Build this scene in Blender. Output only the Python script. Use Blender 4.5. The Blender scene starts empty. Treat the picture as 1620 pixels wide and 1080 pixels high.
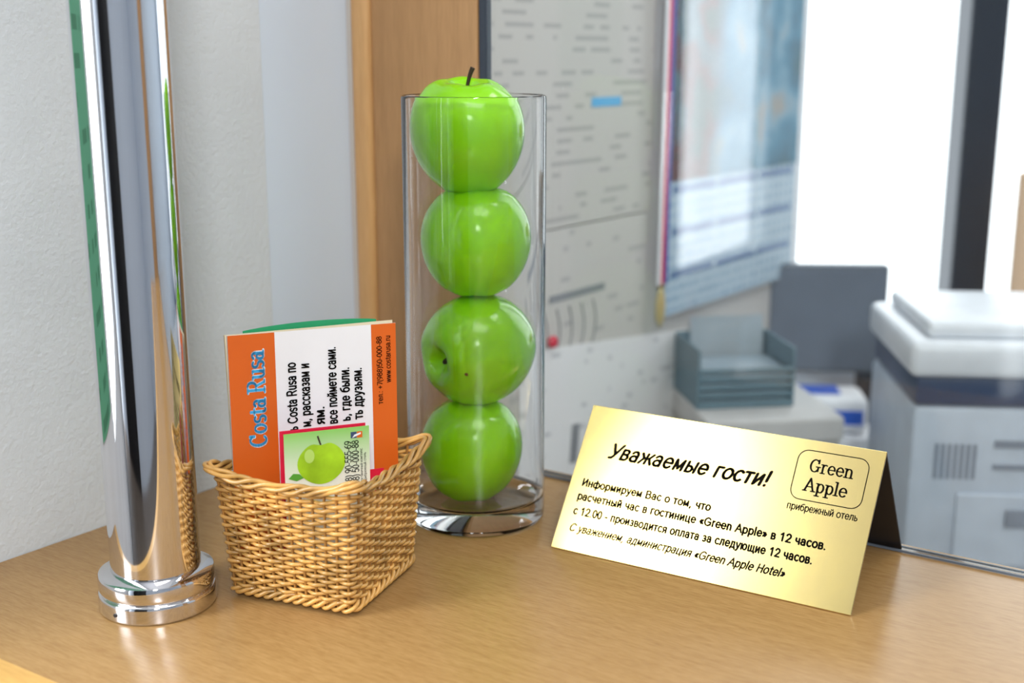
import bpy, bmesh, math, random
from mathutils import Matrix, Vector
random.seed(4)
S = bpy.context.scene
COL = S.collection
S.view_settings.view_transform = 'Standard'
S.view_settings.look = 'None'

# ------------------------------------------------------------ materials
def new_mat(name):
    m = bpy.data.materials.new(name); m.use_nodes = True
    nt = m.node_tree
    return m, nt, nt.nodes['Principled BSDF']

def mat(name, col, rough=0.5, metal=0.0, var=0.06, scale=30.0, bump=0.0, bscale=80.0, coat=0.0, stretch=(1,1,1), spec=.5, crough=.08, cior=1.5):
    m, nt, b = new_mat(name)
    tc = nt.nodes.new('ShaderNodeTexCoord'); mp = nt.nodes.new('ShaderNodeMapping')
    mp.inputs['Scale'].default_value = stretch
    nt.links.new(tc.outputs['Object'], mp.inputs['Vector'])
    nz = nt.nodes.new('ShaderNodeTexNoise'); nz.inputs['Scale'].default_value = scale
    nz.inputs['Detail'].default_value = 4
    nt.links.new(mp.outputs[0], nz.inputs['Vector'])
    r = nt.nodes.new('ShaderNodeValToRGB')
    r.color_ramp.elements[0].position = .3; r.color_ramp.elements[1].position = .7
    r.color_ramp.elements[0].color = (*[max(0, c*(1-var)) for c in col], 1)
    r.color_ramp.elements[1].color = (*[min(1, c*(1+var)) for c in col], 1)
    nt.links.new(nz.outputs['Fac'], r.inputs[0]); nt.links.new(r.outputs[0], b.inputs['Base Color'])
    b.inputs['Roughness'].default_value = rough; b.inputs['Metallic'].default_value = metal
    b.inputs['Coat Weight'].default_value = coat; b.inputs['Coat Roughness'].default_value = crough; b.inputs['Coat IOR'].default_value = cior
    b.inputs['Specular IOR Level'].default_value = spec
    if bump:
        n2 = nt.nodes.new('ShaderNodeTexNoise'); n2.inputs['Scale'].default_value = bscale
        n2.inputs['Detail'].default_value = 5
        nt.links.new(mp.outputs[0], n2.inputs['Vector'])
        bp = nt.nodes.new('ShaderNodeBump'); bp.inputs['Strength'].default_value = bump
        bp.inputs['Distance'].default_value = .002
        nt.links.new(n2.outputs['Fac'], bp.inputs['Height']); nt.links.new(bp.outputs[0], b.inputs['Normal'])
    return m

def wood(name, c1, c2, rough=.35, sc=(6, 90, 90), e0=.36, e1=.62):
    m, nt, b = new_mat(name)
    tc = nt.nodes.new('ShaderNodeTexCoord'); mp = nt.nodes.new('ShaderNodeMapping')
    mp.inputs['Scale'].default_value = sc
    nt.links.new(tc.outputs['Object'], mp.inputs['Vector'])
    nz = nt.nodes.new('ShaderNodeTexNoise'); nz.inputs['Scale'].default_value = 2.2
    nz.inputs['Detail'].default_value = 6; nz.inputs['Roughness'].default_value = .65
    nt.links.new(mp.outputs[0], nz.inputs['Vector'])
    mp2 = nt.nodes.new('ShaderNodeMapping'); mp2.inputs['Scale'].default_value = [s*5 for s in sc]
    nt.links.new(tc.outputs['Object'], mp2.inputs['Vector'])
    n2 = nt.nodes.new('ShaderNodeTexNoise'); n2.inputs['Scale'].default_value = 2.0
    nt.links.new(mp2.outputs[0], n2.inputs['Vector'])
    ad = nt.nodes.new('ShaderNodeMath'); ad.operation = 'MULTIPLY_ADD'; ad.inputs[1].default_value = .5
    nt.links.new(n2.outputs['Fac'], ad.inputs[0])
    mu = nt.nodes.new('ShaderNodeMath'); mu.operation = 'MULTIPLY'; mu.inputs[1].default_value = .5
    nt.links.new(nz.outputs['Fac'], mu.inputs[0]); nt.links.new(mu.outputs[0], ad.inputs[2])
    r = nt.nodes.new('ShaderNodeValToRGB')
    r.color_ramp.elements[0].position = e0; r.color_ramp.elements[1].position = e1
    r.color_ramp.elements[0].color = (*c1, 1); r.color_ramp.elements[1].color = (*c2, 1)
    nt.links.new(ad.outputs[0], r.inputs[0]); nt.links.new(r.outputs[0], b.inputs['Base Color'])
    b.inputs['Roughness'].default_value = rough
    return m

def printed(name, paper, ink, rows=60., cols=14., thr=.55, duty=.6):
    """paper with broken rows of ink (illegible small print)"""
    m, nt, b = new_mat(name)
    tc = nt.nodes.new('ShaderNodeTexCoord')
    sp = nt.nodes.new('ShaderNodeSeparateXYZ'); nt.links.new(tc.outputs['Object'], sp.inputs[0])
    mz = nt.nodes.new('ShaderNodeMath'); mz.operation = 'MULTIPLY'; mz.inputs[1].default_value = rows
    nt.links.new(sp.outputs['Z'], mz.inputs[0])
    fr = nt.nodes.new('ShaderNodeMath'); fr.operation = 'FRACT'; nt.links.new(mz.outputs[0], fr.inputs[0])
    gt = nt.nodes.new('ShaderNodeMath'); gt.operation = 'GREATER_THAN'; gt.inputs[1].default_value = duty
    nt.links.new(fr.outputs[0], gt.inputs[0])
    fl = nt.nodes.new('ShaderNodeMath'); fl.operation = 'FLOOR'; nt.links.new(mz.outputs[0], fl.inputs[0])
    mx = nt.nodes.new('ShaderNodeMath'); mx.operation = 'MULTIPLY'; mx.inputs[1].default_value = cols
    nt.links.new(sp.outputs['X'], mx.inputs[0])
    f7 = nt.nodes.new('ShaderNodeMath'); f7.operation = 'MULTIPLY'; f7.inputs[1].default_value = 7.31
    nt.links.new(fl.outputs[0], f7.inputs[0])
    cb = nt.nodes.new('ShaderNodeCombineXYZ'); nt.links.new(mx.outputs[0], cb.inputs[0]); nt.links.new(f7.outputs[0], cb.inputs[1])
    nz = nt.nodes.new('ShaderNodeTexNoise'); nz.inputs['Scale'].default_value = 1.0; nz.inputs['Detail'].default_value = 0
    nt.links.new(cb.outputs[0], nz.inputs['Vector'])
    g2 = nt.nodes.new('ShaderNodeMath'); g2.operation = 'GREATER_THAN'; g2.inputs[1].default_value = thr
    nt.links.new(nz.outputs['Fac'], g2.inputs[0])
    ml = nt.nodes.new('ShaderNodeMath'); ml.operation = 'MULTIPLY'
    nt.links.new(gt.outputs[0], ml.inputs[0]); nt.links.new(g2.outputs[0], ml.inputs[1])
    mix = nt.nodes.new('ShaderNodeMix'); mix.data_type = 'RGBA'
    mix.inputs[6].default_value = (*paper, 1); mix.inputs[7].default_value = (*ink, 1)
    nt.links.new(ml.outputs[0], mix.inputs[0]); nt.links.new(mix.outputs[2], b.inputs['Base Color'])
    b.inputs['Roughness'].default_value = .6
    return m

M_wall = mat('plaster_white', (.64, .67, .69), .9, var=.06, scale=9, bump=.42, bscale=240)
M_wall2 = mat('painted_wall', (.66, .735, .83), .9, var=.02, scale=4, bump=.05, bscale=100)
M_wall3 = mat('office_wall', (.60, .59, .57), .9, var=.02, scale=4)
M_ceil = mat('ceiling_paint', (.8, .8, .8), .9, var=.02)
M_floor = mat('floor_tile', (.25, .2, .16), .5, var=.1, scale=5)
M_counter = wood('beech_laminate', (.300, .165, .056), (.385, .225, .085), .27, (11, 95, 95), .38, .60)
M_post = wood('beech_veneer', (.36, .19, .075), (.44, .24, .10), .45, (60, 60, 4))
M_band = wood('beech_edge_band', (.60, .33, .13), (.68, .39, .165), .4, (60, 60, 4))
M_nose = wood('beech_edge', (.50, .28, .08), (.60, .35, .11), .35, (7, 60, 60))
M_chrome = mat('chrome', (.76, .76, .79), .05, 1.0, var=.01)
M_black = mat('black_plastic', (.015, .015, .018), .35)
M_dark = mat('dark_frame', (.02, .028, .045), .4)
M_refldark = mat('reflected_dark', (.012, .012, .014), .5)
M_apple = mat('green_apple_skin', (.265, .70, .0015), .18, var=.17, scale=14, coat=.3, spec=.45)
M_stem = mat('apple_stem', (.04, .02, .01), .7, var=.3)
M_gold = mat('brushed_gold', (.72, .51, .050), .20, 1.0, var=.16, scale=9, bump=.04, bscale=60, coat=1.0, crough=.24, cior=2.4)
M_goldedge = mat('gold_edge', (.6, .45, .1), .4, 1.0)
M_ink = mat('black_ink', (.006, .005, .004), .9, spec=.05)
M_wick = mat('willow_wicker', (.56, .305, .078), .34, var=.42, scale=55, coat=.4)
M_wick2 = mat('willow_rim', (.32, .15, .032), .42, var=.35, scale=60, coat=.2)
M_orange = mat('orange_print', (.70, .125, .008), .4, var=.02)
M_white = mat('white_paper', (.84, .85, .88), .45, var=.02)
M_cream = mat('cream_paper', (.78, .68, .48), .5, var=.04)
M_cyan = mat('cyan_print', (.05, .38, .72), .4, var=.02)
M_green = mat('green_print', (.02, .32, .13), .4, var=.1)
M_red = mat('red_print', (.70, .01, .05), .35, var=.12)
M_leaf = mat('printed_leaf', (.10, .36, .04), .4, var=.2)
M_papple = mat('printed_apple', (.34, .58, .02), .3, var=.3, scale=45)
M_grey = mat('grey_plastic', (.12, .145, .18), .5)
M_print = mat('printer_white', (.84, .87, .92), .35)
M_printb = mat('printer_body', (.58, .65, .75), .45)
M_navy = mat('printer_navy', (.04, .07, .15), .4)
M_vent = mat('printer_vent', (.26, .30, .37), .5)
M_desk = mat('desk_laminate', (.42, .42, .42), .5)
M_barg = mat('faded_ink', (.26, .27, .29), .6)

def glass_mat():
    m, nt, b = new_mat('clear_glass')
    nt.nodes.remove(b)
    g = nt.nodes.new('ShaderNodeBsdfGlass'); g.inputs['IOR'].default_value = 1.40; g.inputs['Roughness'].default_value = 0
    g.inputs['Color'].default_value = (1, 1, 1, 1)
    nt.links.new(g.outputs[0], nt.nodes['Material Output'].inputs[0]); return m
def pane_mat():
    m, nt, b = new_mat('pane_glass'); nt.nodes.remove(b)
    t = nt.nodes.new('ShaderNodeBsdfTransparent'); t.inputs[0].default_value = (.95, .97, .97, 1)
    g = nt.nodes.new('ShaderNodeBsdfGlossy'); g.inputs['Roughness'].default_value = .03
    lw = nt.nodes.new('ShaderNodeLayerWeight'); lw.inputs['Blend'].default_value = .5
    pw = nt.nodes.new('ShaderNodeMath'); pw.operation = 'POWER'; pw.inputs[1].default_value = 4
    nt.links.new(lw.outputs['Facing'], pw.inputs[0])
    ma = nt.nodes.new('ShaderNodeMath'); ma.operation = 'MULTIPLY_ADD'; ma.inputs[1].default_value = .6; ma.inputs[2].default_value = .030
    nt.links.new(pw.outputs[0], ma.inputs[0])
    mx = nt.nodes.new('ShaderNodeMixShader')
    nt.links.new(ma.outputs[0], mx.inputs[0]); nt.links.new(t.outputs[0], mx.inputs[1]); nt.links.new(g.outputs[0], mx.inputs[2])
    nt.links.new(mx.outputs[0], nt.nodes['Material Output'].inputs[0]); return m
M_glass = glass_mat(); M_pane = pane_mat()

# ------------------------------------------------------------ mesh helpers
def make(name, me, m=None, parent=None, M=None, smooth=None, label=None, category=None, **kw):
    o = bpy.data.objects.new(name, me); COL.objects.link(o)
    if m is not None and me is not None:
        for mm in (m if isinstance(m, (list, tuple)) else [m]): me.materials.append(mm)
    if parent is not None: o.parent = parent
    if M is not None: o.matrix_local = M
    if smooth is not None:
        me.shade_smooth(); me.set_sharp_from_angle(angle=math.radians(smooth))
    if label: o['label'] = label
    if category: o['category'] = category
    for k, v in kw.items(): o[k] = v
    return o

def bm_mesh(bm, name='m'):
    bmesh.ops.recalc_face_normals(bm, faces=bm.faces)
    me = bpy.data.meshes.new(name); bm.to_mesh(me); bm.free(); return me

def boxes(lst, bevel=0.0, seg=2):
    bm = bmesh.new()
    for (x0, x1, y0, y1, z0, z1) in lst:
        r = bmesh.ops.create_cube(bm, size=1)
        for v in r['verts']:
            v.co = Vector(((x0+x1)/2+v.co.x*(x1-x0), (y0+y1)/2+v.co.y*(y1-y0), (z0+z1)/2+v.co.z*(z1-z0)))
    if bevel:
        bmesh.ops.bevel(bm, geom=list(bm.edges), offset=bevel, segments=seg, affect='EDGES', profile=.5)
    return bm_mesh(bm)

def lathe(prof, seg=64, closed=False):
    bm = bmesh.new(); rings = []
    for (r, z) in prof:
        if r < 1e-6: rings.append([bm.verts.new((0, 0, z))])
        else: rings.append([bm.verts.new((r*math.cos(2*math.pi*i/seg), r*math.sin(2*math.pi*i/seg), z)) for i in range(seg)])
    for a, b in zip(rings, rings[1:]):
        for i in range(seg):
            j = (i+1) % seg
            if len(a) == 1 and len(b) == 1: continue
            if len(a) == 1: bm.faces.new((a[0], b[i], b[j]))
            elif len(b) == 1: bm.faces.new((a[i], a[j], b[0]))
            else: bm.faces.new((a[i], a[j], b[j], b[i]))
    return bm_mesh(bm)

def tube(bm, pts, rad, n=6, closed=False):
    N = len(pts); rings = []
    for i in range(N):
        if closed: t = pts[(i+1) % N]-pts[i-1]
        else: t = pts[min(i+1, N-1)]-pts[max(i-1, 0)]
        t.normalize()
        up = Vector((0, 0, 1)) if abs(t.z) < .9 else Vector((1, 0, 0))
        a = t.cross(up).normalized(); b = a.cross(t).normalized()
        r = rad(i/N) if callable(rad) else rad
        rings.append([bm.verts.new(pts[i]+a*r*math.cos(2*math.pi*k/n)+b*r*math.sin(2*math.pi*k/n)) for k in range(n)])
    for i in range(N if closed else N-1):
        A = rings[i]; B = rings[(i+1) % N]
        for k in range(n):
            bm.faces.new((A[k], A[(k+1) % n], B[(k+1) % n], B[k]))
    if not closed:
        bm.faces.new(rings[0]); bm.faces.new(rings[-1])

def poly(pts, z0, z1=None):
    bm = bmesh.new()
    vs = [bm.verts.new((x, y, z0)) for x, y in pts]
    f = bm.faces.new(vs)
    if z1 is not None:
        r = bmesh.ops.extrude_face_region(bm, geom=[f])
        for v in r['geom']:
            if isinstance(v, bmesh.types.BMVert): v.co.z = z1
    return bm_mesh(bm)

def frame(loc, ang): return Matrix.Translation(loc) @ Matrix.Rotation(math.radians(ang), 4, 'Z')

def rounded(x0, x1, y0, y1, r, n=6):
    out = []
    for cx, cy, a0 in ((x1-r, y1-r, 0), (x0+r, y1-r, 90), (x0+r, y0+r, 180), (x1-r, y0+r, 270)):
        for i in range(n+1):
            a = math.radians(a0+90*i/n); out.append((cx+r*math.cos(a), cy+r*math.sin(a)))
    return out

# ------------------------------------------------------------ lettering (own stroke fonts)
def arc(cx, cy, rx, ry, a0, a1, n=14):
    return [(cx+rx*math.cos(math.radians(a0+(a1-a0)*i/n)), cy+ry*math.sin(math.radians(a0+(a1-a0)*i/n))) for i in range(n+1)]
def el(cx, cy, rx, ry): return arc(cx, cy, rx, ry, 0, 360, 22)
GL = {
 'G': ([arc(.34,.35,.27,.34,48,325), [(.57,.06),(.57,.3)], [(.45,.3),(.68,.3)], [(.555,.5),(.555,.7)]], .74),
 'C': ([arc(.34,.35,.27,.34,48,312), [(.555,.5),(.555,.7)]], .68),
 'R': ([[(.15,0),(.15,.7)], [(.03,0),(.28,0)], [(.03,.7),(.38,.7)], arc(.38,.53,.17,.17,90,-90), [(.38,.36),(.15,.36)], [(.36,.36),(.56,0)], [(.54,0),(.66,0)]], .70),
 'A': ([[(.09,0),(.35,.7)], [(.35,.7),(.61,0)], [(.18,.23),(.52,.23)], [(0,0),(.19,0)], [(.5,0),(.72,0)]], .74),
 'r': ([[(.13,0),(.13,.47)], [(.03,0),(.25,0)], [(.03,.47),(.13,.47)], arc(.28,.3,.15,.17,165,60)], .42),
 'e': ([arc(.27,.235,.2,.235,0,318), [(.08,.25),(.47,.25)]], .54),
 'n': ([[(.13,0),(.13,.47)], [(.03,0),(.23,0)], [(.03,.47),(.13,.47)], arc(.29,.3,.16,.17,180,0), [(.45,.3),(.45,0)], [(.36,0),(.55,0)]], .6),
 'p': ([[(.13,-.2),(.13,.47)], [(.03,-.2),(.25,-.2)], [(.03,.47),(.13,.47)], arc(.29,.235,.18,.235,0,360)], .56),
 'l': ([[(.13,0),(.13,.72)], [(.03,0),(.24,0)], [(.03,.72),(.13,.72)]], .28),
 'o': ([arc(.27,.235,.2,.235,0,360)], .55),
 's': ([arc(.22,.355,.14,.115,35,270), arc(.22,.12,.15,.12,90,-145)], .44),
 't': ([[(.16,.1),(.16,.62)], [(.03,.47),(.31,.47)], arc(.27,.1,.11,.1,180,300)], .37),
 'a': ([arc(.2,.14,.13,.14,0,360), [(.36,0),(.36,.34)], arc(.22,.34,.14,.13,0,155), [(.36,0),(.46,0)]], .49),
 'u': ([[(.13,.47),(.13,.17)], [(.03,.47),(.13,.47)], arc(.28,.17,.15,.17,180,360), [(.43,.47),(.43,0)], [(.43,0),(.53,0)], [(.34,.47),(.43,.47)]], .56),
 ' ': ([], .28)}
_ve = [[(.08,0),(.08,.5),(.25,.5)], arc(.25,.385,.12,.115,90,-90), [(.25,.27),(.08,.27)], arc(.25,.135,.15,.135,90,-90), [(.25,0),(.08,0)]]
_i = [[(.08,.5),(.08,0),(.40,.5),(.40,0)]]
_soft = [[(.08,.5),(.08,0)], [(.08,.29),(.22,.29)], arc(.22,.145,.14,.145,90,-90), [(.22,0),(.08,0)]]
_a = [arc(.22,.34,.16,.16,155,0), [(.38,.34),(.38,0)], el(.215,.14,.165,.14)]
_o = [el(.25,.25,.21,.25)]; _e = [arc(.25,.25,.2,.25,0,318), [(.05,.26),(.45,.26)]]
_p = [[(.08,-.2),(.08,.5)], el(.27,.25,.19,.25)]; _c = [arc(.25,.25,.2,.25,48,312)]
_C = [arc(.36,.35,.30,.35,42,318)]
SN = {
 'а': (_a,.49), 'a': (_a,.49), 'о': (_o,.51), 'o': (_o,.51), 'е': (_e,.5), 'e': (_e,.5), 'р': (_p,.52), 'p': (_p,.52), 'с': (_c,.46), 'c': (_c,.46),
 'б': ([el(.25,.22,.2,.22), [(.05,.22),(.06,.42),(.12,.56),(.24,.64),(.43,.69)]],.51),
 'в': (_ve,.47), 'г': ([[(.08,0),(.08,.5),(.34,.5)]],.37),
 'д': ([[(.15,.5),(.40,.5),(.40,0)], [(.15,.5),(.14,.22),(.08,0)], [(.03,-.13),(.03,0),(.47,0),(.47,-.13)]],.53),
 'ж': ([[(.34,0),(.34,.5)], [(.04,.5),(.20,.27),(.03,0)], [(.20,.27),(.48,.27)], [(.64,.5),(.48,.27),(.65,0)]],.69),
 'з': ([arc(.19,.375,.13,.125,140,-90), arc(.19,.13,.15,.13,90,-140)],.42),
 'и': (_i,.5), 'й': (_i+[arc(.24,.68,.10,.07,180,360)],.5),
 'к': ([[(.08,0),(.08,.5)], [(.08,.26),(.18,.26)], [(.40,.5),(.18,.27),(.42,0)]],.45),
 'л': ([[(.40,0),(.40,.5),(.14,.5),(.13,.17),(.08,.02),(.02,0)]],.5),
 'м': ([[(.08,0),(.08,.5),(.28,.06),(.48,.5),(.48,0)]],.58),
 'н': ([[(.08,0),(.08,.5)], [(.40,0),(.40,.5)], [(.08,.26),(.40,.26)]],.5),
 'п': ([[(.08,0),(.08,.5),(.40,.5),(.40,0)]],.5),
 'т': ([[(.02,.5),(.38,.5)], [(.2,.5),(.2,0)]],.42),
 'у': ([[(.03,.5),(.23,.0)], [(.42,.5),(.22,-.03),(.14,-.18),(.04,-.19)]],.45),
 'ф': ([[(.35,-.2),(.35,.7)], el(.20,.25,.15,.25), el(.50,.25,.15,.25)],.71),
 'ц': ([[(.08,.5),(.08,0),(.47,0),(.47,-.13)], [(.40,.5),(.40,0)]],.53),
 'ч': ([[(.07,.5),(.07,.34)], arc(.20,.34,.13,.13,180,270), [(.20,.21),(.38,.23)], [(.38,.5),(.38,0)]],.47),
 'ы': (_soft+[[(.52,.5),(.52,0)]],.61), 'ь': (_soft,.43),
 'щ': ([[(.08,.5),(.08,0),(.67,0),(.67,-.13)], [(.34,.5),(.34,0)], [(.60,.5),(.60,0)]],.73),
 'ю': ([[(.08,0),(.08,.5)], [(.08,.26),(.22,.26)], el(.41,.25,.19,.25)],.68),
 'я': ([[(.38,0),(.38,.5),(.20,.5)], arc(.20,.37,.14,.13,90,270), [(.20,.24),(.38,.24)], [(.2,.24),(.05,0)]],.47),
 'У': ([[(.03,.7),(.29,.2)], [(.54,.7),(.25,.09),(.18,.0),(.06,.0)]],.56),
 'И': ([[(.09,.7),(.09,0),(.53,.7),(.53,0)]],.64),
 'В': ([[(.09,0),(.09,.7),(.34,.7)], arc(.34,.54,.15,.16,90,-90), [(.34,.38),(.09,.38)], arc(.34,.19,.19,.19,90,-90), [(.34,0),(.09,0)]],.61),
 'С': (_C,.68), 'C': (_C,.68),
 'G': (_C+[[(.38,.33),(.64,.33),(.64,.10)]],.74), 'A': ([[(.02,0),(.31,.7),(.60,0)], [(.12,.24),(.50,.24)]],.64),
 'H': ([[(.09,0),(.09,.7)], [(.54,0),(.54,.7)], [(.09,.37),(.54,.37)]],.65),
 'R': ([[(.09,0),(.09,.7),(.35,.7)], arc(.35,.52,.17,.18,90,-90), [(.35,.34),(.09,.34)], [(.34,.34),(.55,0)]],.63),
 'l': ([[(.08,0),(.08,.72)]],.19), 'r': ([[(.08,0),(.08,.5)], arc(.25,.31,.17,.19,180,85)],.32),
 'n': ([[(.08,0),(.08,.5)], arc(.24,.32,.16,.18,180,0), [(.40,.32),(.40,0)]],.5),
 't': ([[(.15,.66),(.15,.1)], arc(.24,.1,.09,.1,180,290), [(.03,.5),(.28,.5)]],.32),
 's': ([arc(.21,.375,.15,.125,35,270), arc(.21,.125,.16,.125,90,-145)],.43),
 'u': ([[(.08,.5),(.08,.18)], arc(.24,.18,.16,.18,180,360), [(.40,.5),(.40,0)]],.5),
 'w': ([[(.03,.5),(.17,0),(.31,.5),(.45,0),(.59,.5)]],.63),
 '0': ([el(.25,.35,.2,.35)],.52), '1': ([[(.10,.54),(.28,.7),(.28,0)]],.52),
 '2': ([arc(.25,.50,.19,.20,165,-35), [(.41,.39),(.05,0),(.46,0)]],.52),
 '5': ([[(.42,.7),(.13,.7),(.08,.36)], arc(.25,.225,.2,.225,140,-145)],.52),
 '6': ([el(.25,.21,.2,.21), arc(.42,.21,.37,.49,180,100)],.52), '7': ([[(.05,.7),(.45,.7),(.2,0)]],.5),
 '8': ([el(.25,.53,.165,.17), el(.25,.185,.2,.185)],.52), '9': ([el(.25,.49,.2,.21), arc(.08,.49,.37,.49,0,-80)],.52),
 '!': ([[(.10,.7),(.10,.22)], [(.10,.01),(.10,.02)]],.24), '.': ([[(.09,.01),(.09,.02)]],.22), ',': ([[(.11,.02),(.10,-.04),(.06,-.12)]],.24),
 ':': ([[(.09,.01),(.09,.02)], [(.09,.43),(.09,.44)]],.22), '-': ([[(.05,.25),(.25,.25)]],.31), '+': ([[(.05,.3),(.45,.3)], [(.25,.1),(.25,.5)]],.52),
 '(': ([arc(.32,.28,.24,.48,120,240)],.28), ')': ([arc(-.04,.28,.24,.48,60,-60)],.28),
 '«': ([[(.20,.42),(.07,.25),(.20,.08)], [(.36,.42),(.23,.25),(.36,.08)]],.43), '»': ([[(.07,.42),(.20,.25),(.07,.08)], [(.23,.42),(.36,.25),(.23,.08)]],.43),
 ' ': ([], .26)}
def hull(P):
    P = sorted(set((round(p[0], 6), round(p[1], 6)) for p in P))
    def half(Q):
        h = []
        for p in Q:
            while len(h) >= 2 and (h[-1][0]-h[-2][0])*(p[1]-h[-2][1])-(h[-1][1]-h[-2][1])*(p[0]-h[-2][0]) <= 0: h.pop()
            h.append(p)
        return h
    return half(P)[:-1]+half(P[::-1])[:-1]
def stroke_mesh(s, table, pw, ph, track=0.):
    bm = bmesh.new(); x = 0; Kn = 10
    c = [(pw*math.cos(2*math.pi*i/Kn), ph*math.sin(2*math.pi*i/Kn)) for i in range(Kn)]
    for ch in s:
        strokes, w = table[ch]
        for st in strokes:
            for (a, b) in zip(st, st[1:]):
                H = hull([(a[0]+px, a[1]+py) for px, py in c]+[(b[0]+px, b[1]+py) for px, py in c])
                bm.faces.new([bm.verts.new((x+p[0], p[1], 0)) for p in H])
        x += w+track
    me = bpy.data.meshes.new('letters'); bm.to_mesh(me); bm.free(); return me

def letter(parent, s, x, y, width, cap, m, M, ang=0., pen=.042, shear=0., serif=False, name='lettering', off=.0004, pw=.058, ph=.03):
    me = stroke_mesh(s, GL, pw, ph) if serif else stroke_mesh(s, SN, pen, pen*.85, max(0, (pen-.04)*1.3))
    if shear: me.transform(Matrix(((1, shear, 0, 0), (0, 1, 0, 0), (0, 0, 1, 0), (0, 0, 0, 1))))
    xs = [v.co.x for v in me.vertices]; x0 = min(xs); sx = width/(max(xs)-x0); sy = cap/.72
    R = Matrix.Rotation(math.radians(ang), 4, 'Z')
    me.transform(Matrix.Translation((x, y, off)) @ R @ Matrix.Diagonal((sx, sy, 1, 1)) @ Matrix.Translation((-x0, 0, 0)))
    return make(name, me, m, parent, M)

# ------------------------------------------------------------ layout frames
K = Vector((-.1355, 1.0629, 0))
AC, AW = -33.2, 53.5
FC = frame(K, AC)        # counter / partition frame, local x along partition, local -y toward viewer
FW = frame(K, AW)        # side wall frame, local x along wall (away), local +y inside the wall
ex = Vector((math.cos(math.radians(AC)), math.sin(math.radians(AC)), 0)); ey = Vector((-ex.y, ex.x, 0))
w_ = Vector((math.cos(math.radians(AW)), math.sin(math.radians(AW)), 0))
I4 = Matrix.Identity(4)

# ------------------------------------------------------------ room
ZC, ZF = 1.6, -1.02
ST = dict(kind='structure')
WA, WB, WL, WH = -1.10, -.59, .03, 1.17
make('wall_left', boxes([(WB, -.10, 0, .12, ZF, ZC), (WA, WB, 0, .12, ZF, WL), (WA, WB, 0, .12, WH, ZC), (-4.0, WA, 0, .12, ZF, ZC)]), M_wall, None, FW, **ST)
make('wall_side', boxes([(-.0995, .0, .004, .12, ZF, ZC)]), M_wall2, None, FW, **ST)
make('wall_office', boxes([(.0005, .915, .004, .12, ZF, ZC)]), M_wall3, None, FW, **ST)
make('window_2', boxes([(WA, WA+.01, 0.03, .06, WL, WH), (WB-.01, WB, .03, .06, WL, WH), (WA+.01, WB-.01, .03, .06, WL, WL+.01), (WA+.01, WB-.01, .03, .06, WH-.01, WH)]), M_white, None, FW, **ST)
make('wall_back', boxes([(.41, 2.4, 1.825, 1.93, ZF, -.12), (.41, 2.4, 1.825, 1.93, 1.3, ZC), (1.95, 2.4, 1.825, 1.93, -.12, 1.3)]), M_wall2, **ST)
wn = make('window_1', boxes([(.415, .430, 1.84, 1.88, -.12, 1.3), (1.93, 1.95, 1.84, 1.88, -.12, 1.3), (.43, 1.93, 1.84, 1.88, -.12, -.09), (.43, 1.93, 1.84, 1.88, 1.27, 1.3)]), M_white, **ST)
make('window_mullion', boxes([(.660, .715, 1.828, 1.89, -.09, 1.27)], .003), M_dark, wn)
make('wall_right', boxes([(2.4, 2.5, -2.6, 1.93, ZF, ZC)]), M_wall2, **ST)
make('wall_front', boxes([(-2.75, 2.5, -2.6, -2.5, ZF, ZC)]), M_wall2, **ST)
make('floor', poly([(-2.75, -2.6), (2.5, -2.6), (2.5, 1.93), (-2.75, 1.93)], ZF-.05, ZF), M_floor, **ST)
make('ceiling', poly([(-2.75, -2.6), (2.5, -2.6), (2.5, 1.93), (-2.75, 1.93)], ZC, ZC+.05), M_ceil, **ST)
make('reflected_dark_panel', boxes([(-1.95, -.50, -2.495, -2.45, ZF, 1.5)], .005), M_refldark, **ST)  # unseen dark panel, added so the chrome column mirrors a dark band

po = make('trim_1', boxes([(.0265, .133, -.005, .010, .0005, ZC)], .0015), M_post, None, FC, **ST)
make('edge_band', boxes([(.007, .0263, -.010, .012, .0005, ZC)], .005, 3), M_band, po, smooth=40)

# ------------------------------------------------------------ counter
def counter_mesh():
    bm = bmesh.new(); L = 1.35; th = .044; D = .472; r = .022
    prof = [(.012, 0)]
    prof += [(-.438, 0)] + [(-D+r-r*math.sin(math.radians(a)), -r-.002+r*math.cos(math.radians(a))) for a in range(0, 181, 15)]
    prof += [(.012, -th-.002)]
    A = []; B = []
    for (y, z) in prof:
        A.append(bm.verts.new((.0576*y + .001, y, z))); B.append(bm.verts.new((L, y, z)))
    n = len(prof)
    for i in range(n):
        f = bm.faces.new((A[i], A[(i+1) % n], B[(i+1) % n], B[i]))
        if 1 <= i <= 13: f.material_index = 1
    bm.faces.new(A); bm.faces.new(B)
    return bm_mesh(bm)
ct = make('counter', counter_mesh(), [M_counter, M_nose], None, FC, smooth=25,
     label='light beech laminate reception counter with a rounded front edge', category='counter')
make('front_panel', boxes([(-.015, 1.33, -.40, -.38, ZF, -.0485)]), M_post, ct)

# ------------------------------------------------------------ glass partition
gp = bpy.data.objects.new('glass_partition', None); COL.objects.link(gp); gp.matrix_local = FC
gp['label'] = 'clear glass screen with dark edge strip standing on the counter'; gp['category'] = 'glass partition'
make('pane', boxes([(.141, 1.33, -.003, .003, .0015, ZC-.002)]), M_pane, gp)
make('edge_strip', boxes([(.1335, .1405, -.004, .004, .0005, ZC-.002)], .001), M_dark, gp)
make('bottom_channel', boxes([(.141, 1.33, -.0045, -.0032, .0005, .002), (.141, 1.33, .0032, .0045, .0005, .002)]), M_grey, gp)

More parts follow.
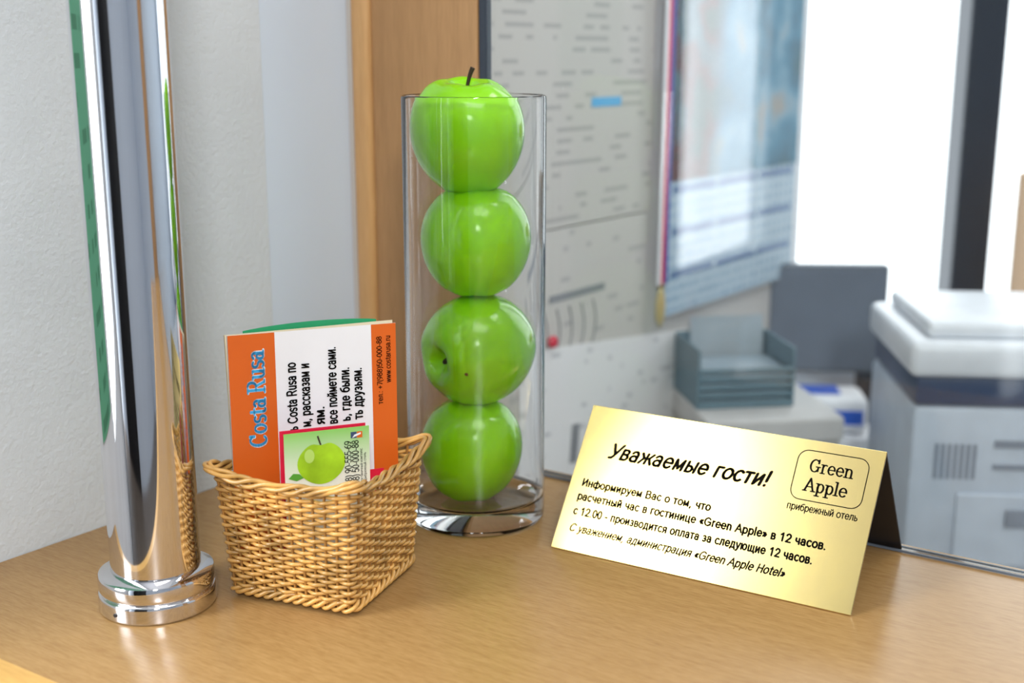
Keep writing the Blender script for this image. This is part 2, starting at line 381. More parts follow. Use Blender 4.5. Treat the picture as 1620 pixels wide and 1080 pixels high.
# ------------------------------------------------------------ chrome column
cc = bpy.data.objects.new('chrome_column', None); COL.objects.link(cc); cc.location = (-.2215, .7163, 0)
cc['label'] = 'polished chrome tube column with round stepped flange on the counter'; cc['category'] = 'column'
make('tube', lathe([(0, .02), (.0273, .02), (.0273, ZC-.002), (0, ZC-.002)], 96), M_chrome, cc, smooth=40)
fl = [(0, .0005), (.0352, .0005), (.0358, .0015)]
fl += [(.0358, .009)] + [(.0358-.0015*(1-math.cos(math.radians(a))), .009+.0028*math.sin(math.radians(a))) for a in range(15, 91, 15)]
fl += [(.0340, .0121), (.0344, .0130)]
fl += [(.0344+.0010*math.sin(math.radians(a)), .0180-.005*math.cos(math.radians(a))) for a in range(0, 181, 15)]
fl += [(.0315, .0243), (.0292, .0252), (.0275, .0255), (.0268, .0255), (0, .0255)]
make('base_flange', lathe(fl, 96), M_chrome, cc, smooth=30)
sm = lathe([(0, 0), (.0012, 0), (.0012, .001), (0, .001)], 16)
ad = math.radians(-118)
make('set_screw', sm, M_black, cc, Matrix.Translation((.0354*math.cos(ad), .0354*math.sin(ad), .0055)) @ Matrix.Rotation(ad, 4, 'Z') @ Matrix.Rotation(math.radians(90), 4, 'Y'), label='tiny dark set screw')

# ------------------------------------------------------------ vase
VX, VY = -.0265, .869
vp = [(0, .0005), (.0465, .0005), (.0492, .0013), (.0505, .0035), (.0505, .3045), (.0502, .3062), (.0493, .3068), (.0485, .3062), (.0482, .3045),
      (.0482, .026), (.0465, .0195), (.041, .0165), (.030, .0155), (0, .0155)]
make('glass_vase', lathe(vp, 128), M_glass, None, Matrix.Translation((VX, VY, 0)), smooth=35,
     label='tall clear glass cylinder vase holding four green apples', category='vase')

# ------------------------------------------------------------ apples
def apple_mesh(R, H, lobe=.024, seed=0):
    rnd = random.Random(seed); ph = rnd.random()*6
    bm = bmesh.new(); n = 40; seg = 64; rings = []
    P = []
    for i in range(n+1):
        f = math.pi*i/n
        x = math.sin(f)**.93*(1+.07*math.cos(f)) if 0 < i < n else 0.; z = math.cos(f)
        z -= .30*math.exp(-(x/.26)**2)*(1 if z > 0 else 0)
        z += .17*math.exp(-(x/.24)**2)*(1 if math.cos(f) < 0 else 0)
        P.append((x, z))
    mx = max(p[0] for p in P); zt = max(p[1] for p in P); zb = min(p[1] for p in P)
    for i, (x, z) in enumerate(P):
        zz = (z-(zt+zb)/2)/(zt-zb)*H
        if i in (0, n): rings.append([bm.verts.new((0, 0, zz))]); continue
        ring = []
        for k in range(seg):
            t = 2*math.pi*k/seg
            low = .5-.5*math.cos(math.pi*i/n)
            rr = x/mx*R*(1+lobe*math.cos(5*t+ph)*(low**2)*.9+lobe*.8*math.cos(2*t+ph*2)-lobe*.3)
            z2 = zz+H*.016*math.cos(5*t+ph)*(1 if i < n*.25 or i > n*.8 else 0)*math.sin(math.pi*i/n) + H*.02*math.cos(t+ph)*math.sin(math.pi*i/n)
            ring.append(bm.verts.new((rr*math.cos(t), rr*math.sin(t), z2)))
        rings.append(ring)
    for a, b in zip(rings, rings[1:]):
        for k in range(seg):
            j = (k+1) % seg
            if len(a) == 1: bm.faces.new((a[0], b[k], b[j]))
            elif len(b) == 1: bm.faces.new((a[k], a[j], b[0]))
            else: bm.faces.new((a[k], a[j], b[j], b[k]))
    return bm_mesh(bm), (P[0][1]-(zt+zb)/2)/(zt-zb)*H
def apple(x, y, z, R, H, rot, stem, label, seed):
    me, zd = apple_mesh(R, H, seed=seed)
    o = make('apple', me, M_apple, None, Matrix.Translation((x, y, z)) @ rot, smooth=80, label=label, category='apple', group='green apples in the vase')
    if stem:
        bm = bmesh.new(); L = stem
        pts = [Vector((.0045*(t**2), 0, zd-.002+L*t)) for t in [i/8 for i in range(9)]]
        tube(bm, pts, lambda f: .0012+.0008*(f**3), 8)
        make('stem', bm_mesh(bm), M_stem, o, smooth=60)
    return o
apple(VX-.0035, VY, .0525, .0372, .0725, Matrix.Rotation(.05, 4, 'Y'), 0, 'glossy green apple at the bottom of the vase', 1)
d2 = Vector((-.74, -.62, -.10)).normalized()
M2 = Matrix.Translation((VX+.0035, VY, .1270)) @ d2.to_track_quat('Z', 'Y').to_matrix().to_4x4()
a2 = apple(VX+.0035, VY, .1270, .0405, .078, d2.to_track_quat('Z', 'Y').to_matrix().to_4x4(), .0072, 'green apple lying sideways with its stem hollow showing', 2)
org = M2.inverted() @ Vector((VX+.0035-.0085, VY-.06, .1270-.0085)); drn = (M2.inverted().to_3x3() @ Vector((0, 1, 0))).normalized()
hit, loc, nor, idx = a2.ray_cast(org, drn)
if hit:
    make('blemish', lathe([(0, 0), (.0013, 0), (.0011, .0003), (0, .0004)], 14), mat('brown_spot', (.16, .08, .01), .6), a2,
         Matrix.Translation(loc) @ nor.to_track_quat('Z', 'Y').to_matrix().to_4x4(), label='small brown spot')
apple(VX+.0008, VY, .2030, .0406, .0735, Matrix.Rotation(-.06, 4, 'X'), 0, 'glossy green apple stacked third up inside the vase', 3)
apple(VX-.0048, VY, .2775, .0406, .0780, Matrix.Rotation(.13, 4, 'X'), .0200, 'green apple with dark stem rising above the vase rim', 5)

# ------------------------------------------------------------ tent sign
SG = frame((.0268, .8031, 0), -31.2)
sg = bpy.data.objects.new('tent_sign', None); COL.objects.link(sg); sg.matrix_local = SG
sg['label'] = 'gold metal tent sign with engraved black lettering for hotel guests'; sg['category'] = 'sign'
HB, HH, W = .0617, .0873, .210
SL = math.hypot(HB, HH); TH = math.atan2(HH, HB)
MF = Matrix.Translation((0, 0, .0008)) @ Matrix.Rotation(TH, 4, 'X')
make('front_plate', boxes([(0, W, 0, SL, -.0012, 0)], .0003, 1), M_gold, sg, MF)
make('front_backing', boxes([(0.0003, W-.0003, 0.0003, SL, -.0024, -.00125)]), M_black, sg, MF, label='black backing sheet')
MB = Matrix.Translation((0, 2*HB, .0008)) @ Matrix.Rotation(math.pi-TH, 4, 'X')
make('back_plate', boxes([(0, W, 0.0003, SL-.0015, 0, .0018)], .0003, 1), M_black, sg, MB, label='black rear panel')
def L(s, u0, u1, v, cap, **k): letter(sg, s, u0*W, (1-v)*SL, (u1-u0)*W, cap, M_ink, MF, off=.0001, **k)
L('Уважаемые гости!', .107, .672, .340, .0104, shear=.28, pen=.078)
L('Информируем Вас о том, что', .045, .505, .560, .0052, pen=.090)
L('расчетный час в гостинице «Green Apple» в 12 часов.', .043, .885, .655, .0053, pen=.090)
L('с 12.00 - производится оплата за следующие 12 часов.', .043, .855, .755, .0053, pen=.090)
L('С уважением, администрация «Green Apple Hotel»', .048, .785, .868, .0053, shear=.25, pen=.074)
L('прибрежный отель', .740, .958, .450, .0046, pen=.060)
L('Green', .780, .918, .200, .0088, serif=True, pw=.062, ph=.034)
L('Apple', .773, .911, .322, .0088, serif=True, pw=.062, ph=.034)
bx = (.737*W, .960*W, (1-.385)*SL, (1-.065)*SL)
o1 = rounded(*bx, .007); o2 = rounded(bx[0]+.0006, bx[1]-.0006, bx[2]+.0006, bx[3]-.0006, .0064)
bm = bmesh.new(); a = [bm.verts.new((x, y, .0001)) for x, y in o1]; b = [bm.verts.new((x, y, .0001)) for x, y in o2]
for i in range(len(a)): bm.faces.new((a[i], a[(i+1) % len(a)], b[(i+1) % len(a)], b[i]))
make('logo_outline', bm_mesh(bm), M_ink, sg, MF)

# ------------------------------------------------------------ basket
BK = frame((-.1215, .7490, 0), -21)
bk = bpy.data.objects.new('wicker_basket', None); COL.objects.link(bk); bk.matrix_local = BK
bk['label'] = 'small square honey-coloured wicker basket holding leaflets and cards'; bk['category'] = 'basket'
def rr(s, h, rc):
    side = 2*(h-rc); arcl = math.pi*rc/2; per = 4*(side+arcl)
    d = (s % 1)*per + side/2 ; q = int(d//(side+arcl)) % 4; d = d-(d//(side+arcl))*(side+arcl)
    if d < side: p = Vector((h, -side/2+d, 0)); n = Vector((1, 0, 0))
    else:
        a = (d-side)/rc; p = Vector((side/2+rc*math.cos(a), side/2+rc*math.sin(a), 0)); n = Vector((math.cos(a), math.sin(a), 0))
    R = Matrix.Rotation(q*math.pi/2, 3, 'Z'); return R @ p, R @ n
def hs(z): return .0425+.0060*(z/.08)
def corner(p, h): return min(1, abs(p.x*p.y)/(h*h))**3
NS = 46
bm = bmesh.new(); nrow = 24
for k in range(nrow):
    z = .0098+.00287*k; ph = random.random()*6; pts = []
    N = NS*5
    ra = .00118+.00020*random.random(); am = .0012+.0003*random.random()
    for i in range(N):
        s = i/N; p, n = rr(s, hs(z), .0045)
        off = am*math.cos(math.pi*NS*s+math.pi*k)
        sag = (.0045*corner(p, hs(z)))*(k/nrow)
        pts.append(p+n*off+Vector((0, 0, z+sag+.00040*math.sin(7*s*6.28+ph)+.0002*math.sin(23*s*6.28+ph*3))))
    tube(bm, pts, ra, 6, True)
make('woven_wall', bm_mesh(bm), M_wick, bk, smooth=80)
bm = bmesh.new()
for j in range(NS):
    s = j/NS; pts = []
    for i in range(8):
        z = .003+.0785*i/7; p, n = rr(s, hs(z), .0045); pts.append(p+Vector((0, 0, z)))
    tube(bm, pts, .0009, 6)
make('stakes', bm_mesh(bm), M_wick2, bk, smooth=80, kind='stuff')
def rope(z0, h0, turns, amp, rad, strands, rise, ph0=0, out=.004, rc=.006):
    bm = bmesh.new(); N = max(200, turns*14)
    for q in range(strands):
        pts = []
        for i in range(N):
            s = i/N; p, n = rr(s, h0, rc); a = 2*math.pi*(turns*s+q/strands)+ph0
            jit = .0007*math.sin(17*s*6.28+q*2)
            pts.append(p+n*(amp*math.cos(a)+(out*corner(p, h0) if rise else 0))+Vector((0, 0, z0+amp*.9*math.sin(a)+rise*corner(p, h0)+jit)))
        tube(bm, pts, rad, 7, True)
    return bm_mesh(bm)
make('braided_rim', rope(.0800, .0500, 7, .0023, .00145, 4, .009), M_wick, bk, smooth=80)
make('base_braid', rope(.0058, .0430, 16, .0022, .0014, 3, 0), M_wick, bk, smooth=80)
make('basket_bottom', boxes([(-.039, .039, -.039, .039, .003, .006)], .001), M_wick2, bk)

# ------------------------------------------------------------ brochures in the basket
def card_frame(loc, ang, lean, roll=0):
    return frame(loc, ang) @ Matrix.Rotation(math.radians(90-lean), 4, 'X') @ Matrix.Rotation(math.radians(roll), 4, 'Z')
def rect(x0, x1, y0, y1, z):
    return poly([(x0, y0), (x1, y0), (x1, y1), (x0, y1)], z)
BW, BH = .108, .1475
dx, dy = math.cos(math.radians(24)), math.sin(math.radians(24))
bl = Vector((-.1245-dx*BW/2, .752-dy*BW/2, .019))
FB = card_frame(bl, 24, 1.5, -.6)
br = bpy.data.objects.new('brochure', None); COL.objects.link(br); br.matrix_local = FB
br['label'] = 'folded white and orange brochure with cyan title standing in the basket'; br['category'] = 'brochure'
def folded(w, h, n, gap, th=.0003):
    l = []
    for i in range(n):
        l.append((0, w-.0006*i, 0, h-.0003*i, -i*gap-th, -i*gap))
    l.append((0, .0004, 0, h, -(n-1)*gap, 0))
    return boxes(l)
make('leaves', folded(BW, BH, 4, .0007), M_white, br)
make('orange_band', rect(0, .029, 0, BH, .00015), M_orange, br)
make('orange_band', rect(.0915, BW, 0, BH, .00015), M_orange, br)
def T(s, x, ytop, w, cap, m=M_ink, pen=.080): letter(br, s, x, BH-ytop, w, cap, m, I4, ang=90, pen=pen)
letter(br, 'Costa Rusa', .0215, BH-.072, .0620, .0108, M_cyan, I4, ang=90, serif=True, pw=.075, ph=.035)
letter(br, 'Costa Rusa', .0217, BH-.0726, .0632, .0108, M_white, I4, ang=90, serif=True, pw=.095, ph=.05, off=.0003)
T('ь Costa Rusa по', .0414, .0640, .0440, .0060)
T('м, рассказам и', .0499, .0625, .0410, .0060)
T('ям.', .0589, .0620, .0115, .0060)
T('все поймете сами.', .0674, .0625, .0500, .0060)
T('ь, где были.', .0759, .0615, .0350, .0060)
T('ть друзьям.', .0842, .0615, .0340, .0060)
T('тел.: +7(988)50-000-88', .0982, .0530, .0450, .0034, pen=.06)
T('www.costarusa.ru', .1040, .0390, .0310, .0034, pen=.06)
b2 = bpy.data.objects.new('brochure', None); COL.objects.link(b2)
b2.matrix_local = card_frame(bl+Vector((-.0005, .0065, .0)), 22.5, 2.0, .5)
b2['label'] = 'cream brochure with green inner page tucked behind the orange one'; b2['category'] = 'brochure'
make('leaves', folded(BW, BH-.001, 3, .0008), M_cream, b2)
pg = [(.012, 0), (.098, 0), (.098, BH)] + [(.098-.086*t, BH+.0025*math.sin(math.pi*min(1, t*1.02))**.7) for t in [i/16 for i in range(1, 16)]] + [(.012, BH)]
make('green_page', poly(pg, -.0031, -.0028), M_green, b2, label='green inner page with arched top')

CW, CH = .0540, .087
c0 = Vector((-.1148-dx*CW/2, .7290-dy*CW/2, .0210))
def gradmat():
    m, nt, b = new_mat('card_green_gradient')
    tc = nt.nodes.new('ShaderNodeTexCoord'); sp = nt.nodes.new('ShaderNodeSeparateXYZ'); nt.links.new(tc.outputs['Object'], sp.inputs[0])
    mr = nt.nodes.new('ShaderNodeMapRange'); mr.inputs[1].default_value = CH-.030; mr.inputs[2].default_value = CH
    nt.links.new(sp.outputs['Y'], mr.inputs[0])
    r = nt.nodes.new('ShaderNodeValToRGB'); r.color_ramp.elements[0].color = (.85, .86, .74, 1); r.color_ramp.elements[1].color = (.25, .58, .12, 1)
    nt.links.new(mr.outputs[0], r.inputs[0]); nt.links.new(r.outputs[0], b.inputs['Base Color']); b.inputs['Roughness'].default_value = .35
    return m
cd = make('business_card', boxes([(0, CW, 0, CH, -.0004, 0)]), gradmat(), None, card_frame(c0, 23, 1, -.5),
     label='pale green card printed with a green apple and phone numbers', category='business card')
ap = [(.0230+.0145*math.cos(t)*(1+.05*math.cos(2*t)), CH-.0205+.0138*math.sin(t)-.0025*math.exp(-((t-math.pi/2)/.3)**2)) for t in [i*2*math.pi/40 for i in range(40)]]
make('printed_apple', poly(ap, .0002), M_papple, cd)
make('printed_highlight', poly([(.0155+.0032*math.cos(t), CH-.0155+.0045*math.sin(t)) for t in [i*2*math.pi/16 for i in range(16)]], .0003), mat('printed_highlight', (.48, .70, .15), .4), cd)
make('printed_leaf', poly([(.002, CH-.0285), (.005, CH-.0255), (.009, CH-.0262), (.0115, CH-.029), (.007, CH-.0305)], .0003), M_leaf, cd)
make('printed_stem', poly([(.0222, CH-.0090), (.0233, CH-.0090), (.0215, CH-.003), (.0205, CH-.0032)], .0003), M_stem, cd)
for i, (s, x) in enumerate((('(918) 90-555-69', .0420), ('(988) 50-000-88', .0467))):
    letter(cd, s, x, CH-.0410, .0325, .0042, M_ink, I4, ang=90, pen=.055)
letter(cd, 'гостиничный комплекс', .0492, CH-.036, .022, .0017, M_ink, I4, ang=90)
letter(cd, 'прибрежный отель', .0515, CH-.036, .019, .0017, M_ink, I4, ang=90)
make('logo', rect(.0420, .0458, CH-.0070, CH-.0030, .0003), M_navy, cd)
make('logo', rect(.0460, .0495, CH-.0070, CH-.0030, .0003), M_orange, cd)
make('logo', poly([(.0428, CH-.0068), (.0485, CH-.0048), (.0485, CH-.0036), (.0443, CH-.0048)], .0004), M_white, cd)
make('business_card', boxes([(-.0035, CW-.003, 0, CH+.0014, -.0004, 0)]), M_red, None, card_frame(c0+Vector((0, .003, .0)), 23, 1, -.7),
     label='crimson card tucked behind the pale green card', category='business card')
make('business_card', boxes([(0.005, .0640, 0, .0565, -.0004, 0)]), M_red, None, card_frame(c0+Vector((-.001, .0060, -.001)), 23, 1, 0),
     label='small red card sunk low in the basket', category='business card')

# ------------------------------------------------------------ things behind the glass
def sheet(a0, a1, z0, z1, m, label, cat='paper', name='paper_sheet', roll=0, off=.0015):
    w, h = a1-a0, z1-z0
    M = FW @ Matrix.Translation(((a0+a1)/2, -off, (z0+z1)/2)) @ Matrix.Rotation(math.radians(roll), 4, 'Y')
    return make(name, boxes([(-w/2, w/2, -.0008, .0003, -h/2, h/2)]), m, None, M, label=label, category=cat)
P1 = printed('typed_list', (.58, .555, .52), (.42, .40, .385), 85, 28, .53, .62)
P2 = printed('typed_form', (.60, .575, .54), (.46, .44, .43), 60, 30, .60, .66)
P3 = printed('typed_letter', (.86, .85, .85), (.60, .60, .62), 80, 40, .66, .6)
s1 = sheet(.17, .50, .155, .60, P1, 'large typed price list taped to the wall', off=.0012)
make('blue_heading', boxes([(.035, .095, -.0016, -.0009, -.098, -.088)]), M_cyan, s1)
s2 = sheet(.19, .49, -.12, .1535, P2, 'typed form sheet with dark bars taped to the wall', off=.0024)
make('dark_bar', boxes([(-.05, .06, -.0016, -.0009, .058, .066)]), M_barg, s2)
for i in range(5):
    bm = bmesh.new(); tube(bm, [Vector((-.06+.024*i, -.0012, .050-.011*t)) + Vector((.007*math.sin(t*.7), 0, 0)) for t in range(6)], .0010, 5)
    make('drawn_hook', bm_mesh(bm), M_barg, s2)
s3 = sheet(.25, .590, -.15, .012, P3, 'loose white letter pinned at a tilt', roll=6, off=.0042)
for i in range(2):
    make('dark_bar', boxes([(-.085+.045*i, -.07+.045*i, -.0016, -.0009, -.055, -.01)]), M_barg, s3)
make('push_pin', lathe([(0, 0), (.006, 0), (.007, .003), (.005, .006), (0, .007)], 20), M_red, None,
     FW @ Matrix.Translation((.290, -.0062, .034)) @ Matrix.Rotation(math.radians(90), 4, 'X'), smooth=40, label='round red push pin in the wall papers', category='push pin')

def seamat():
    """abstract sea view: dark red-green strip on one side, blue water, tan rocks"""
    m, nt, b = new_mat('calendar_seascape')
    tc = nt.nodes.new('ShaderNodeTexCoord'); nz = nt.nodes.new('ShaderNodeTexNoise'); nz.inputs['Scale'].default_value = 10.5; nz.inputs['Detail'].default_value = 5
    nt.links.new(tc.outputs['Object'], nz.inputs['Vector'])
    r = nt.nodes.new('ShaderNodeValToRGB'); cr = r.color_ramp
    cr.elements[0].position = .33; cr.elements[0].color = (.05, .14, .17, 1)
    cr.elements[1].position = .80; cr.elements[1].color = (.40, .36, .29, 1)
    for p, c in ((.42, (.05, .16, .24)), (.50, (.08, .25, .37)), (.58, (.20, .36, .47)), (.66, (.34, .33, .30))):
        e = cr.elements.new(p); e.color = (*c, 1)
    nt.links.new(nz.outputs['Fac'], r.inputs[0])
    r2 = nt.nodes.new('ShaderNodeValToRGB'); c2 = r2.color_ramp
    c2.elements[0].position = .42; c2.elements[0].color = (.03, .08, .07, 1)
    c2.elements[1].position = .58; c2.elements[1].color = (.07, .14, .17, 1)
    e = c2.elements.new(.50); e.color = (.12, .035, .035, 1)
    nt.links.new(nz.outputs['Fac'], r2.inputs[0])
    sp = nt.nodes.new('ShaderNodeSeparateXYZ'); nt.links.new(tc.outputs['Object'], sp.inputs[0])
    mr = nt.nodes.new('ShaderNodeMapRange'); mr.inputs[1].default_value = -.085; mr.inputs[2].default_value = -.045
    nt.links.new(sp.outputs['X'], mr.inputs[0])
    mix = nt.nodes.new('ShaderNodeMix'); mix.data_type = 'RGBA'
    nt.links.new(mr.outputs[0], mix.inputs[0]); nt.links.new(r2.outputs[0], mix.inputs[6]); nt.links.new(r.outputs[0], mix.inputs[7])
    nt.links.new(mix.outputs[2], b.inputs['Base Color']); b.inputs['Roughness'].default_value = .6
    return m
def gridmat():
    m, nt, b = new_mat('calendar_month_grid')
    tc = nt.nodes.new('ShaderNodeTexCoord'); mp = nt.nodes.new('ShaderNodeMapping'); mp.inputs['Rotation'].default_value = (math.radians(90), 0, 0)
    nt.links.new(tc.outputs['Object'], mp.inputs[0])
    bt = nt.nodes.new('ShaderNodeTexBrick'); bt.offset = 0; bt.inputs['Scale'].default_value = 1
    bt.inputs['Brick Width'].default_value = .017; bt.inputs['Row Height'].default_value = .013; bt.inputs['Mortar Size'].default_value = .0030
    bt.inputs['Color1'].default_value = (.22, .36, .51, 1); bt.inputs['Color2'].default_value = (.38, .52, .64, 1); bt.inputs['Mortar'].default_value = (.50, .62, .70, 1)
    nt.links.new(mp.outputs[0], bt.inputs[0]); nt.links.new(bt.outputs[0], b.inputs['Base Color']); b.inputs['Roughness'].default_value = .6
    return m
cal = bpy.data.objects.new('wall_calendar', None); COL.objects.link(cal); cal.matrix_local = FW @ Matrix.Translation((.722, -.006, .02))
cal['label'] = 'large wall calendar with sea photograph above rows of months'; cal['category'] = 'calendar'
make('photo_page', boxes([(-.188, .184, -.002, 0, .165, .62)]), seamat(), cal)
make('month_page', boxes([(-.188, .184, -.001, 0, 0, .1645)]), gridmat(), cal)
M_cb = mat('calendar_blue', (.06, .15, .33), .4)
for z in (.155, .103, .050):
    make('month_title_bar', boxes([(-.175, -.065, -.0018, -.0012, z-.004, z+.004), (-.055, .055, -.0018, -.0012, z-.004, z+.004), (.065, .17, -.0018, -.0012, z-.004, z+.004)]), M_cb, cal)

rb = bpy.data.objects.new('medal', None); COL.objects.link(rb); rb.matrix_local = FW @ Matrix.Translation((.510, -.016, .065))
rb['label'] = 'gold oval medal hanging on a red, blue and white ribbon'; rb['category'] = 'medal'
for i, (mm, x) in enumerate(((M_red, .0), (mat('ribbon_blue', (.03, .06, .35), .5), .0085), (M_white, -.0075))):
    make('ribbon', boxes([(x-.004+.0001, x+.004-.0001, -.0006, .0006, 0, .9)]), mm, rb, Matrix.Rotation(math.radians(.6), 4, 'Y'))
make('medallion', lathe([(0, -.0015), (.009, -.0015), (.0105, 0), (.009, .0015), (0, .0015)], 32), mat('medal_gold', (.75, .62, .3), .35, .6), rb,
     Matrix.Translation((-.002, 0, -.028)) @ Matrix.Diagonal((1, 1, 2.3, 1)) @ Matrix.Rotation(math.radians(90), 4, 'X'), smooth=40)
bm = bmesh.new(); tube(bm, [Vector((-.002+.004*math.cos(a), 0, -.001+.004*math.sin(a))) for a in [i*math.pi/6 for i in range(12)]], .0008, 6, True)
make('ring', bm_mesh(bm), M_goldedge, rb)

q0 = K+ey*.03+w_*.02+ex*.006; q1 = K+w_*.895+ex*.015; q3 = K+ey*.03+ex*1.2
dk = make('desk', poly([(q0.x, q0.y), (q1.x, q1.y), (1.6, q1.y), (1.6, .55), (q3.x, q3.y)], -.245, -.22), M_desk, label='grey office desk behind the glass screen', category='desk')
make('leg', boxes([(.0, .03, 1.3, 1.55, ZF, -.2455)]), M_desk, dk, Matrix.Translation((.24, 0, 0)))
make('leg', boxes([(1.5, 1.53, .75, 1.7, ZF, -.2455)]), M_desk, dk)

BX = frame((.306, 1.455, -.2195), 8)
bx_ = make('storage_box', boxes([(-.090, .070, -.08, .08, .0, .112)], .004), mat('cream_card', (.56, .54, .50), .7), None, BX, label='cream cardboard archive box standing on the desk', category='box')
make('lid', boxes([(-.093, .073, -.083, .083, .1125, .142)], .004), mat('box_lid', (.62, .61, .60), .6), bx_, label='pale lid')
M_teal = mat('teal_plastic', (.15, .24, .29), .45)
tr = make('letter_tray', boxes([(-.060, .060, -.055, .055, 0, .003), (-.060, -.057, -.055, .055, .003, .072), (.057, .060, -.055, .055, .003, .072), (-.057, .057, .052, .055, .003, .072)]
     + [(-.057, .057, -.055, -.052, .003+.010*i, .009+.010*i) for i in range(5)], .0006, 1), M_teal, None, frame((.272, 1.475, -.0770), 8), label='teal plastic letter bin with slatted front on the cream box', category='letter tray')
make('paper_stack', boxes([(-.054, .054, -.046, .030, 0, .040)]), mat('blue_paper', (.32, .40, .46), .5), None, frame((.272, 1.475, -.0735), 8), label='stack of pale blue paper in the teal bin', category='paper')
make('paper_sheet', boxes([(-.050, .045, -.0006, .0006, 0, .088)]), mat('grey_paper', (.42, .49, .54), .5), None, frame((.275, 1.520, -.0735), 8) @ Matrix.Rotation(math.radians(-4), 4, 'X'), label='pale sheet standing upright in the teal bin', category='paper')

M_blue = mat('pack_blue', (.03, .12, .60), .35)
make('paper_ream', boxes([(-.09, .07, -.06, .06, 0, .055)], .002), M_white, None, frame((.425, 1.640, -.2195), -6), label='wrapped white paper ream lying on the desk', category='paper')
tp = make('tissue_pack', boxes([(-.066, .066, -.04, .04, 0, .050)], .012, 3), M_white, None, frame((.418, 1.635, -.1640), -6), smooth=50, label='white and blue soft pack lying on a paper ream', category='pack')
make('blue_panel', boxes([(-.055, .058, -.0415, -.0402, .014, .034)], .0005, 1), M_blue, tp)
make('opening_flap', boxes([(-.050, .030, -.020, .020, .0502, .053)], .001, 1), M_blue, tp)

mo = bpy.data.objects.new('monitor', None); COL.objects.link(mo); mo.matrix_local = frame((.450, 1.765, -.2195), -3)
mo['label'] = 'small grey flat monitor on a stand on the desk'; mo['category'] = 'monitor'
make('screen_housing', boxes([(-.078, .095, -.010, .012, .100, .260)], .005), M_grey, mo, smooth=40)
make('screen', boxes([(-.072, .089, -.0112, -.0102, .106, .254)]), mat('screen_grey', (.15, .18, .23), .4), mo)
make('stand', boxes([(.058, .088, .0, .011, .0, .099)], .003), M_dark, mo)
make('stand_base', boxes([(.04, .11, -.01, .04, .0, .010)], .004), M_dark, mo)

pr = bpy.data.objects.new('printer', None); COL.objects.link(pr); pr.matrix_local = frame((.418, 1.235, -.2195), -5)
pr['label'] = 'white office laser printer with dark band on the desk'; pr['category'] = 'printer'
make('body', boxes([(0, .42, 0, .22, .012, .198)], .008), M_printb, pr, smooth=40)
make('output_band', boxes([(.002, .418, .002, .218, .1982, .2300)], .004), M_navy, pr, smooth=40)
make('scanner_lid', boxes([(-.008, .428, -.010, .215, .2302, .2680)], .009, 3), M_print, pr, smooth=50)
make('document_cover', boxes([(.012, .40, .010, .200, .2682, .2850)], .006, 3), M_print, pr, smooth=50)
make('vent', boxes([(.025+.0065*i, .0285+.0065*i, -.0015, -.0001, .120, .158) for i in range(7)]), M_vent, pr)
make('paper_slot', boxes([(.085, .30, -.0015, -.0001, .155, .163), (.085, .30, -.003, -.0001, .132, .137)]), M_vent, pr)
make('paper_drawer', boxes([(.05, .37, -.006, -.0001, .025, .105)], .002), M_printb, pr)
make('drawer_handle', boxes([(.10, .15, -.010, -.0062, .070, .090)], .002), M_vent, pr)
for i, (fx, fy) in enumerate(((.03, .02), (.36, .02), (.03, .17), (.36, .17))):
    make('foot', boxes([(fx, fx+.03, fy, fy+.03, 0, .0119)]), M_black, pr)

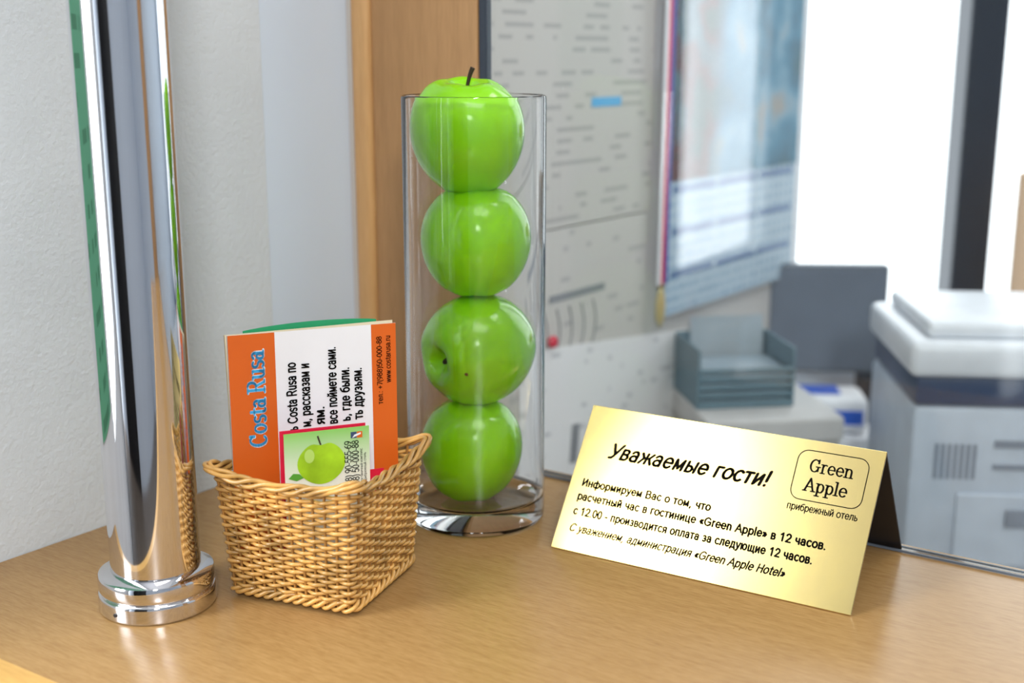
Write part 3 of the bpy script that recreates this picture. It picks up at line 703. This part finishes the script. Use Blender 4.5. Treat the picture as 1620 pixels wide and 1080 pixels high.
cb = make('cabinet', boxes([(.735, 1.05, 1.60, 1.80, -.2195, .17)], .004), M_band, label='light wooden cabinet standing by the window', category='cabinet')
make('door', boxes([(.74, 1.04, 1.588, 1.5995, -.205, .155)], .002), M_post, cb)
wc = make('reflected_cupboard', boxes([(1.95, 2.39, -.45, -.15, ZF, 1.1)], .004), M_post, label='unseen wooden cupboard added for the brown stripe in the chrome', category='cupboard')  # out of view, added and sized to mirror as brown in the chrome
make('door', boxes([(1.938, 1.9495, -.44, -.16, ZF+.05, 1.08)], .002), M_post, wc)
sheet(-.535, -.372, .07, .75, printed('green_notice', (.10, .34, .20), (.05, .20, .11), 40, 30, .5), 'tall green printed notice on the plaster wall', 'poster', 'poster')

# ------------------------------------------------------------ light
def area(name, M, sx, sy, p, col=(1, 1, 1)):
    l = bpy.data.lights.new(name, 'AREA'); l.shape = 'RECTANGLE'; l.size = sx; l.size_y = sy; l.energy = p; l.color = col
    o = bpy.data.objects.new(name, l); COL.objects.link(o); o.matrix_world = M; return o
def aim(loc, to):
    return Matrix.Translation(loc) @ (Vector(to)-Vector(loc)).to_track_quat('-Z', 'Y').to_matrix().to_4x4()
area('window_daylight', FW @ Matrix.Translation(((WA+WB)/2, .022, (WL+WH)/2)) @ Matrix.Rotation(math.radians(-90), 4, 'X'), WB-WA-.01, WH-WL-.01, 19, (.93, .97, 1))
area('ceiling_fill', aim((.35, -.1, ZC-.03), (.35, -.1, 0)), .9, .5, 6, (1, .98, .95))  # added overhead fill for the closed room, no visible fixture
area('front_fill', aim((.15, -1.0, 1.0), (0, .8, .1)), .24, .24, 19, (1, .99, .98))  # added soft flash-like fill from behind the camera
area('office_fill', aim((.9, 1.0, ZC-.03), (.9, 1.0, 0)), .5, .5, 7, (1, .98, .95))  # added fill to brighten the office, no visible fixture
wd = bpy.data.worlds.new('World'); S.world = wd; wd.use_nodes = True
bg = wd.node_tree.nodes['Background']; bg.inputs[0].default_value = (.93, .97, 1, 1); bg.inputs[1].default_value = 3.0

# ------------------------------------------------------------ camera
p = math.radians(13)
F = Vector((0, math.cos(p), -math.sin(p))); D = Vector((0, -math.sin(p), -math.cos(p))); X = Vector((1, 0, 0))
Y = -D; Z = -F
cam = bpy.data.cameras.new('camera'); co = bpy.data.objects.new('camera', cam); COL.objects.link(co)
co.matrix_world = Matrix(((X.x, Y.x, Z.x, 0), (X.y, Y.y, Z.y, 0), (X.z, Y.z, Z.z, .3325), (0, 0, 0, 1)))
cam.sensor_width = 36; cam.lens = 43.33; cam.clip_start = .01
cam.dof.use_dof = True; cam.dof.focus_distance = .79; cam.dof.aperture_fstop = 4.6
S.camera = co
